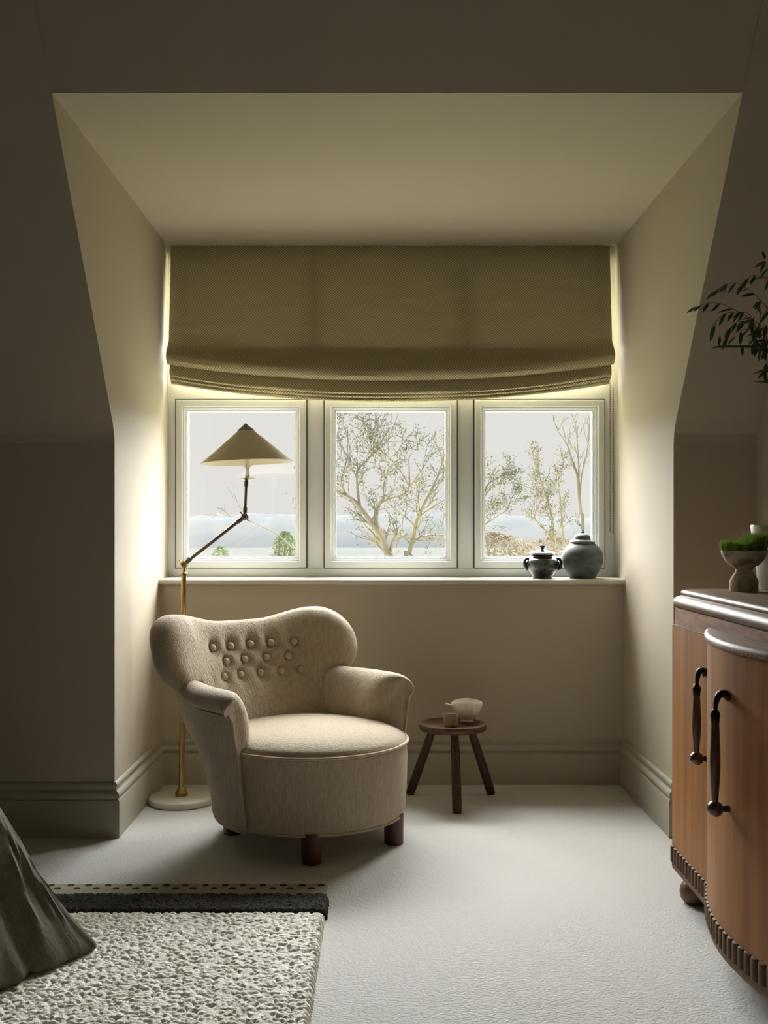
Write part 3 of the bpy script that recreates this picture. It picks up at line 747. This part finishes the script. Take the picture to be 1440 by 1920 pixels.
stem_pts = crs([Vector((.02, .0, 0)), Vector((.045, .0, .25)), Vector((.075, -.01, .50)), Vector((.07, -.03, .68)), bpx(1455, 560), bpx(1450, 500)], 8)
obj('main_stem', tube(stem_pts, [.004-.0022*k/len(stem_pts) for k in range(len(stem_pts))], 8), 'stem', br)
obj('main_stem', tube(crs([Vector((-.01, .02, 0)), Vector((.035, .0, .28)), Vector((.085, .0, .44)), bpx(1455, 652), bpx(1430, 651), bpx(1395, 650), bpx(1352, 650), bpx(1334, 653)], 6), [.0035]*36+[.0032, .003, .0028, .0024, .002, .0014, .0004], 8), 'stem', br)
rn = random.Random(11)
lf = None
def put_leaf(p, d, roll, s):
    global lf
    if lf is None: lf = obj('leaf', leaf_mesh(), 'leaf', br); o = lf
    else: o = lf.copy(); C.objects.link(o)
    o.location = p; q_ = d.to_track_quat('X', 'Z'); o.rotation_mode = 'QUATERNION'
    from mathutils import Quaternion
    o.rotation_quaternion = q_ @ Quaternion((1, 0, 0), roll); o.scale = (s, s, s)
for ti, tw in enumerate(twigs):
    dd = 3.05+.05*(ti % 3-1)
    P = crs([bpx(a, b, dd+.02*k) for k, (a, b) in enumerate(tw)], 5)
    root = stem_pts[int(len(stem_pts)*.62)]
    P = [Vector(p) for p in crs([root, (root+P[0])/2+Vector((0, 0, -.01)), P[0]], 4)][:-1]+P
    obj('twig', tube(P, [.0014-.0009*k/len(P) for k in range(len(P))], 5), 'twig', br)
    m0 = 8
    for k in range(m0, len(P)-1, 4):
        t = (P[k+1]-P[k]).normalized()
        for sgn in (1, -1):
            if rn.random() < .25: continue
            d = (t*rn.uniform(.2, .7)+Vector((-.25, rn.uniform(-.5, .5), sgn*.30-.75))).normalized()
            put_leaf(P[k], d, rn.uniform(-1.3, 1.3), rn.uniform(.75, 1.1))
    put_leaf(P[-1], (P[-1]-P[-2]).normalized()+Vector((0, 0, -.15)), rn.uniform(-.8, .8), 1.0)
for k in range(30):
    cx, cy = rn.gauss(1425, 13), rn.gauss(608, 26)
    cx = min(cx, 1470)
    d = Vector((rn.uniform(-.6, .1), rn.uniform(-.5, .5), -1)).normalized()
    put_leaf(bpx(cx, cy, rn.uniform(2.98, 3.12)), d, rn.uniform(-1.5, 1.5), rn.uniform(.8, 1.15))
for (a, b) in ((1350, 630), (1392, 650), (1411, 648), (1436, 655)):
    put_leaf(bpx(a, b), Vector((-.05, rn.uniform(-.4, .4), -1)).normalized(), .4, .75)
for (a, b, c_, e) in ((1445, 692, -1, -.25), (1448, 718, -1, .1)):
    put_leaf(bpx(a, b), Vector((c_, .2, e)).normalized(), .3, 1.3)

# ------------------------------------------------------------------ outside: ground, hills, trees
GZ = -3.2
struct('ground', box(-120, 120, 60, 420, GZ-.3, GZ), 'ground')
struct('bounce_ground', box(-60, 60, 5.2, 60, GZ-.3, GZ), 'bounce_lawn')  # added out of view below the sill to brighten the recess ceiling
def hills(y0, x0, x1, h, seed, amp):
    V, F = [], []; nx, ny = 90, 14
    for j in range(ny):
        for i in range(nx):
            x = x0+(x1-x0)*i/(nx-1); t = j/(ny-1); y = y0+t*70
            rg_ = h+amp*noise.fractal(Vector((x*.02+seed, 0, 0)), 1, 2, 4)+.5*noise.noise(Vector((x*.4, seed, 0)))
            z = GZ+(rg_-GZ)*math.sin(PI/2*min(1, t*1.6))+.5*t*noise.noise(Vector((x*.12, y*.12, seed)))-(.4 if j == 0 else 0)
            V.append((x, y, z))
    for j in range(ny-1):
        for i in range(nx-1): a = j*nx+i; F.append((a, a+1, a+nx+1, a+nx))
    return V, F
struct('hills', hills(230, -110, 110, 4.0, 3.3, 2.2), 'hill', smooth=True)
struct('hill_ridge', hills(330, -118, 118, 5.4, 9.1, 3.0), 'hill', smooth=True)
def tree(name, label, d, trunks, m, depth, seed, bud=None, spread=.5, shrink=.72, up=.25, nb=(2, 3), tw=.0035, leafy=.5, cat='tree', group=None, lsz=.014, ls=1.0):
    """trunks: list of (list of picture-independent (x,z) points at distance d, radius)"""
    rn = random.Random(seed); base = Vector((trunks[0][0][0][0], d, GZ))
    parts = []; leaves = []
    def grow(p, dr_, ln, r, lev):
        n = 4; pts = [p]; cur = dr_.copy()
        for k in range(n):
            cur = (cur+Vector((rn.gauss(0, .20), rn.gauss(0, .20), rn.gauss(0, .20)+up*.15))).normalized(); pts.append(pts[-1]+cur*ln/n)
        parts.append(tube(pts, [max(tw, r*(1-.45*k/n)) for k in range(n+1)], 4 if lev else 3, False))
        if lev <= 1 and rn.random() < leafy:
            for q_ in pts[1:]:
                for _ in range(3): leaves.append(q_+Vector([rn.gauss(0, .035) for _ in range(3)]))
        if lev > 0:
            for k in range(rn.randint(*nb)):
                q_ = pts[rn.choice((2, 3, 4))]
                nd = (cur+Vector((rn.gauss(0, spread), rn.gauss(0, spread), rn.gauss(0, spread)+up*.4))).normalized()
                grow(q_, nd, ln*shrink*rn.uniform(.7, 1.15), r*.55, lev-1)
    root = thing(name, label, cat, base, 0, group)
    for pts, r, r2, sub in trunks:
        P = [Vector((x, d+.15*math.sin(3*x+z), z)) for x, z in pts]; P = crs(P, 5); n = len(P)
        parts.append(tube(P, [r+(r2-r)*k/(n-1) for k in range(n)], 7, False))
        for k in range(int(n*.3), n, 2):
            if rn.random() < sub:
                t = (P[min(k+1, n-1)]-P[k-1]).normalized()
                nd = (t+Vector((rn.gauss(0, .8), rn.gauss(0, .6), rn.gauss(0, .5)+up))).normalized()
                grow(P[k], nd, .35*ls, (r+(r2-r)*k/(n-1))*.45, depth-1)
        t = (P[-1]-P[-2]).normalized(); grow(P[-1], t, .45*ls, r2, depth); grow(P[-1], (t+Vector((.5, .2, .3))).normalized(), .4*ls, r2*.8, depth-1)
    V, F = join(*parts); V = [(x-base.x, y-base.y, z-base.z) for x, y, z in V]
    obj('branches', (V, F), m, root)
    if leaves and bud:
        V, F = [], []
        for q_ in leaves:
            a = Vector([rn.gauss(0, 1) for _ in range(3)]).normalized()*lsz; b = Vector([rn.gauss(0, 1) for _ in range(3)]).normalized()*lsz*.7; c = q_-base
            k = len(V); V += [c-a, c+b, c+a, c-b]; F.append((k, k+1, k+2, k+3))
        obj('foliage', (V, F), bud, root, False, kind='stuff')
    return root
def tp_(d, *pts): s = 2000/d; return [((a-714)/s, 1.08+(990-b)/s) for a, b in pts]
D1 = 12.0
tree('tree', 'forked bare tree with budding crown outside the middle window pane', D1, [
  ([(.45, GZ), (.42, -1.5)]+tp_(D1, (738, 1075), (727, 1040), (718, 1012), (700, 985), (678, 955), (660, 935), (632, 922)), .055, .014, .75),
  (tp_(D1, (724, 1030), (712, 1000), (706, 975), (712, 945), (730, 935), (760, 925), (768, 912)), .022, .010, .5),
  (tp_(D1, (675, 952), (671, 925), (669, 900), (670, 880), (685, 865), (700, 848)), .018, .009, .8),
  (tp_(D1, (768, 912), (755, 888), (740, 868), (728, 855), (712, 842)), .008, .006, .8),
  (tp_(D1, (650, 930), (640, 905), (645, 880), (650, 862)), .010, .006, .8)], 'bark', 3, 4, 'bud', ls=.8, leafy=.42, group=None)
tree('tree', 'slanting tree with upswept limbs at right of the middle window pane', 13.6, [
  ([(.48, GZ), (.40, -1.2)]+tp_(13.6, (762, 1060), (768, 1035), (776, 1005), (782, 975), (795, 945), (806, 925), (815, 905), (822, 888)), .045, .012, .8),
  (tp_(13.6, (764, 1040), (775, 1015), (800, 1005), (825, 1004), (850, 998)), .020, .008, .5),
  (tp_(13.6, (784, 970), (800, 958), (815, 948), (838, 935)), .012, .006, .6)], 'bark', 3, 9, 'bud', leafy=.5)
tree('tree', 'golden-barked slim tree at the centre of the right window pane', 16, [
  ([(2.4, GZ), (2.5, -1)]+tp_(16, (1040, 1040), (1040, 1005), (1036, 975), (1030, 945), (1020, 915), (1012, 890)), .035, .010, .9),
  (tp_(16, (1042, 1020), (1030, 1000), (1015, 985), (1005, 970), (1008, 955)), .018, .008, .9),
  (tp_(16, (1062, 1045), (1056, 1000), (1052, 960), (1048, 920), (1046, 900)), .018, .007, .9)], 'barkg', 3, 21, 'bud', leafy=.35, up=.35, ls=.55)
tree('tree', 'tall bare tree with upright shoots at right of the right window pane', 13, [
  ([(2.36, GZ), (2.40, -1)]+tp_(13, (1096, 1000), (1092, 960), (1088, 925), (1084, 890), (1074, 860), (1066, 835)), .030, .008, .6),
  (tp_(13, (1090, 930), (1092, 890), (1098, 860), (1102, 830)), .012, .006, .6),
  (tp_(13, (1088, 915), (1086, 870), (1084, 840), (1082, 822)), .012, .005, .5)], 'bark', 2, 33, None, leafy=0, up=.8, spread=.35, ls=.5)
tree('tree', 'small budding tree at the left edge of the right window pane', 15, [
  ([(1.10, GZ), (1.05, -1.2)]+tp_(15, (880, 1040), (888, 985), (900, 945), (912, 912), (925, 900)), .030, .010, .9),
  (tp_(15, (885, 1000), (905, 985), (925, 972), (948, 958)), .014, .006, .8),
  (tp_(15, (900, 945), (920, 915), (950, 905), (975, 905)), .012, .006, .9)], 'bark', 3, 45, 'bud', leafy=.6, up=.1, ls=.6)
# branch reaching across the left pane (its tree stands beyond the mullion)
tree('tree', 'thin bare branch slanting across the left window pane', 16, [
  ([(-.9, GZ), (-1.0, -1.5)]+tp_(16, (580, 1062), (545, 1025), (515, 1000), (490, 988), (468, 978)), .016, .004, .5)], 'bark', 2, 51, None, leafy=0)
def bush(name, label, c, rad, n, m, sz, cat='bush', group=None, stems=True):
    rn = random.Random(int(abs(c[0])*100)+n); base = Vector((c[0], c[1], GZ)); root = thing(name, label, cat, base, 0, group); V, F = [], []
    top = c[2]+rad[2]-GZ
    for k in range(n*4):                # leafy from the ground up, rounded top
        h = rn.random()**.6*top
        if h > top: continue
        cap_ = max(0, (h-(top-2*rad[2]))/(2*rad[2])); ww = math.sqrt(max(0, 1-cap_**2))*(1.0 if cap_ > 0 else 1)
        a_ = rn.uniform(0, 2*PI); r_ = rn.random()**.4
        lump = 1+.28*noise.noise(Vector((math.cos(a_)*1.6+c[0], math.sin(a_)*1.6, h*2.2)))
        q_ = Vector((math.cos(a_)*r_*ww*rad[0]*lump*1.1, math.sin(a_)*r_*ww*rad[1]*lump, h))
        a = Vector([rn.gauss(0, 1) for _ in range(3)]).normalized()*sz; b = Vector([rn.gauss(0, 1) for _ in range(3)]).normalized()*sz*.6
        i = len(V); V += [q_-a, q_+b, q_+a, q_-b]; F.append((i, i+1, i+2, i+3))
    obj('foliage', (V, F), m, root, False, kind='stuff')
    obj('trunk', join(*[tube([(dx*.3, dy*.3, 0), (dx, dy, c[2]-GZ)], [.05, .015], 6) for dx, dy in ((0, 0), (rad[0]*.4, .1), (-rad[0]*.4, -.1))]), 'bark', root)
    return root
bush('evergreen_bush', 'round green bush at the lower right of the left window pane', (-1.80, 20, .76), (.24, .24, .26), 1500, 'bush', .026)
bush('evergreen_bush', 'small pale green bush low in the middle of the left window pane', (-3.0, 20, .45), (.26, .3, .28), 700, 'bush', .028)
bush('scrub_bush', 'golden dry scrub at the lower left of the right window pane', (2.55, 24, .55), (.95, .6, .42), 2600, 'scrub', .035)
bush('scrub_bush', 'pale golden scrub behind the two jars on the sill', (4.3, 26, .45), (1.3, .6, .40), 2400, 'scrub', .035)
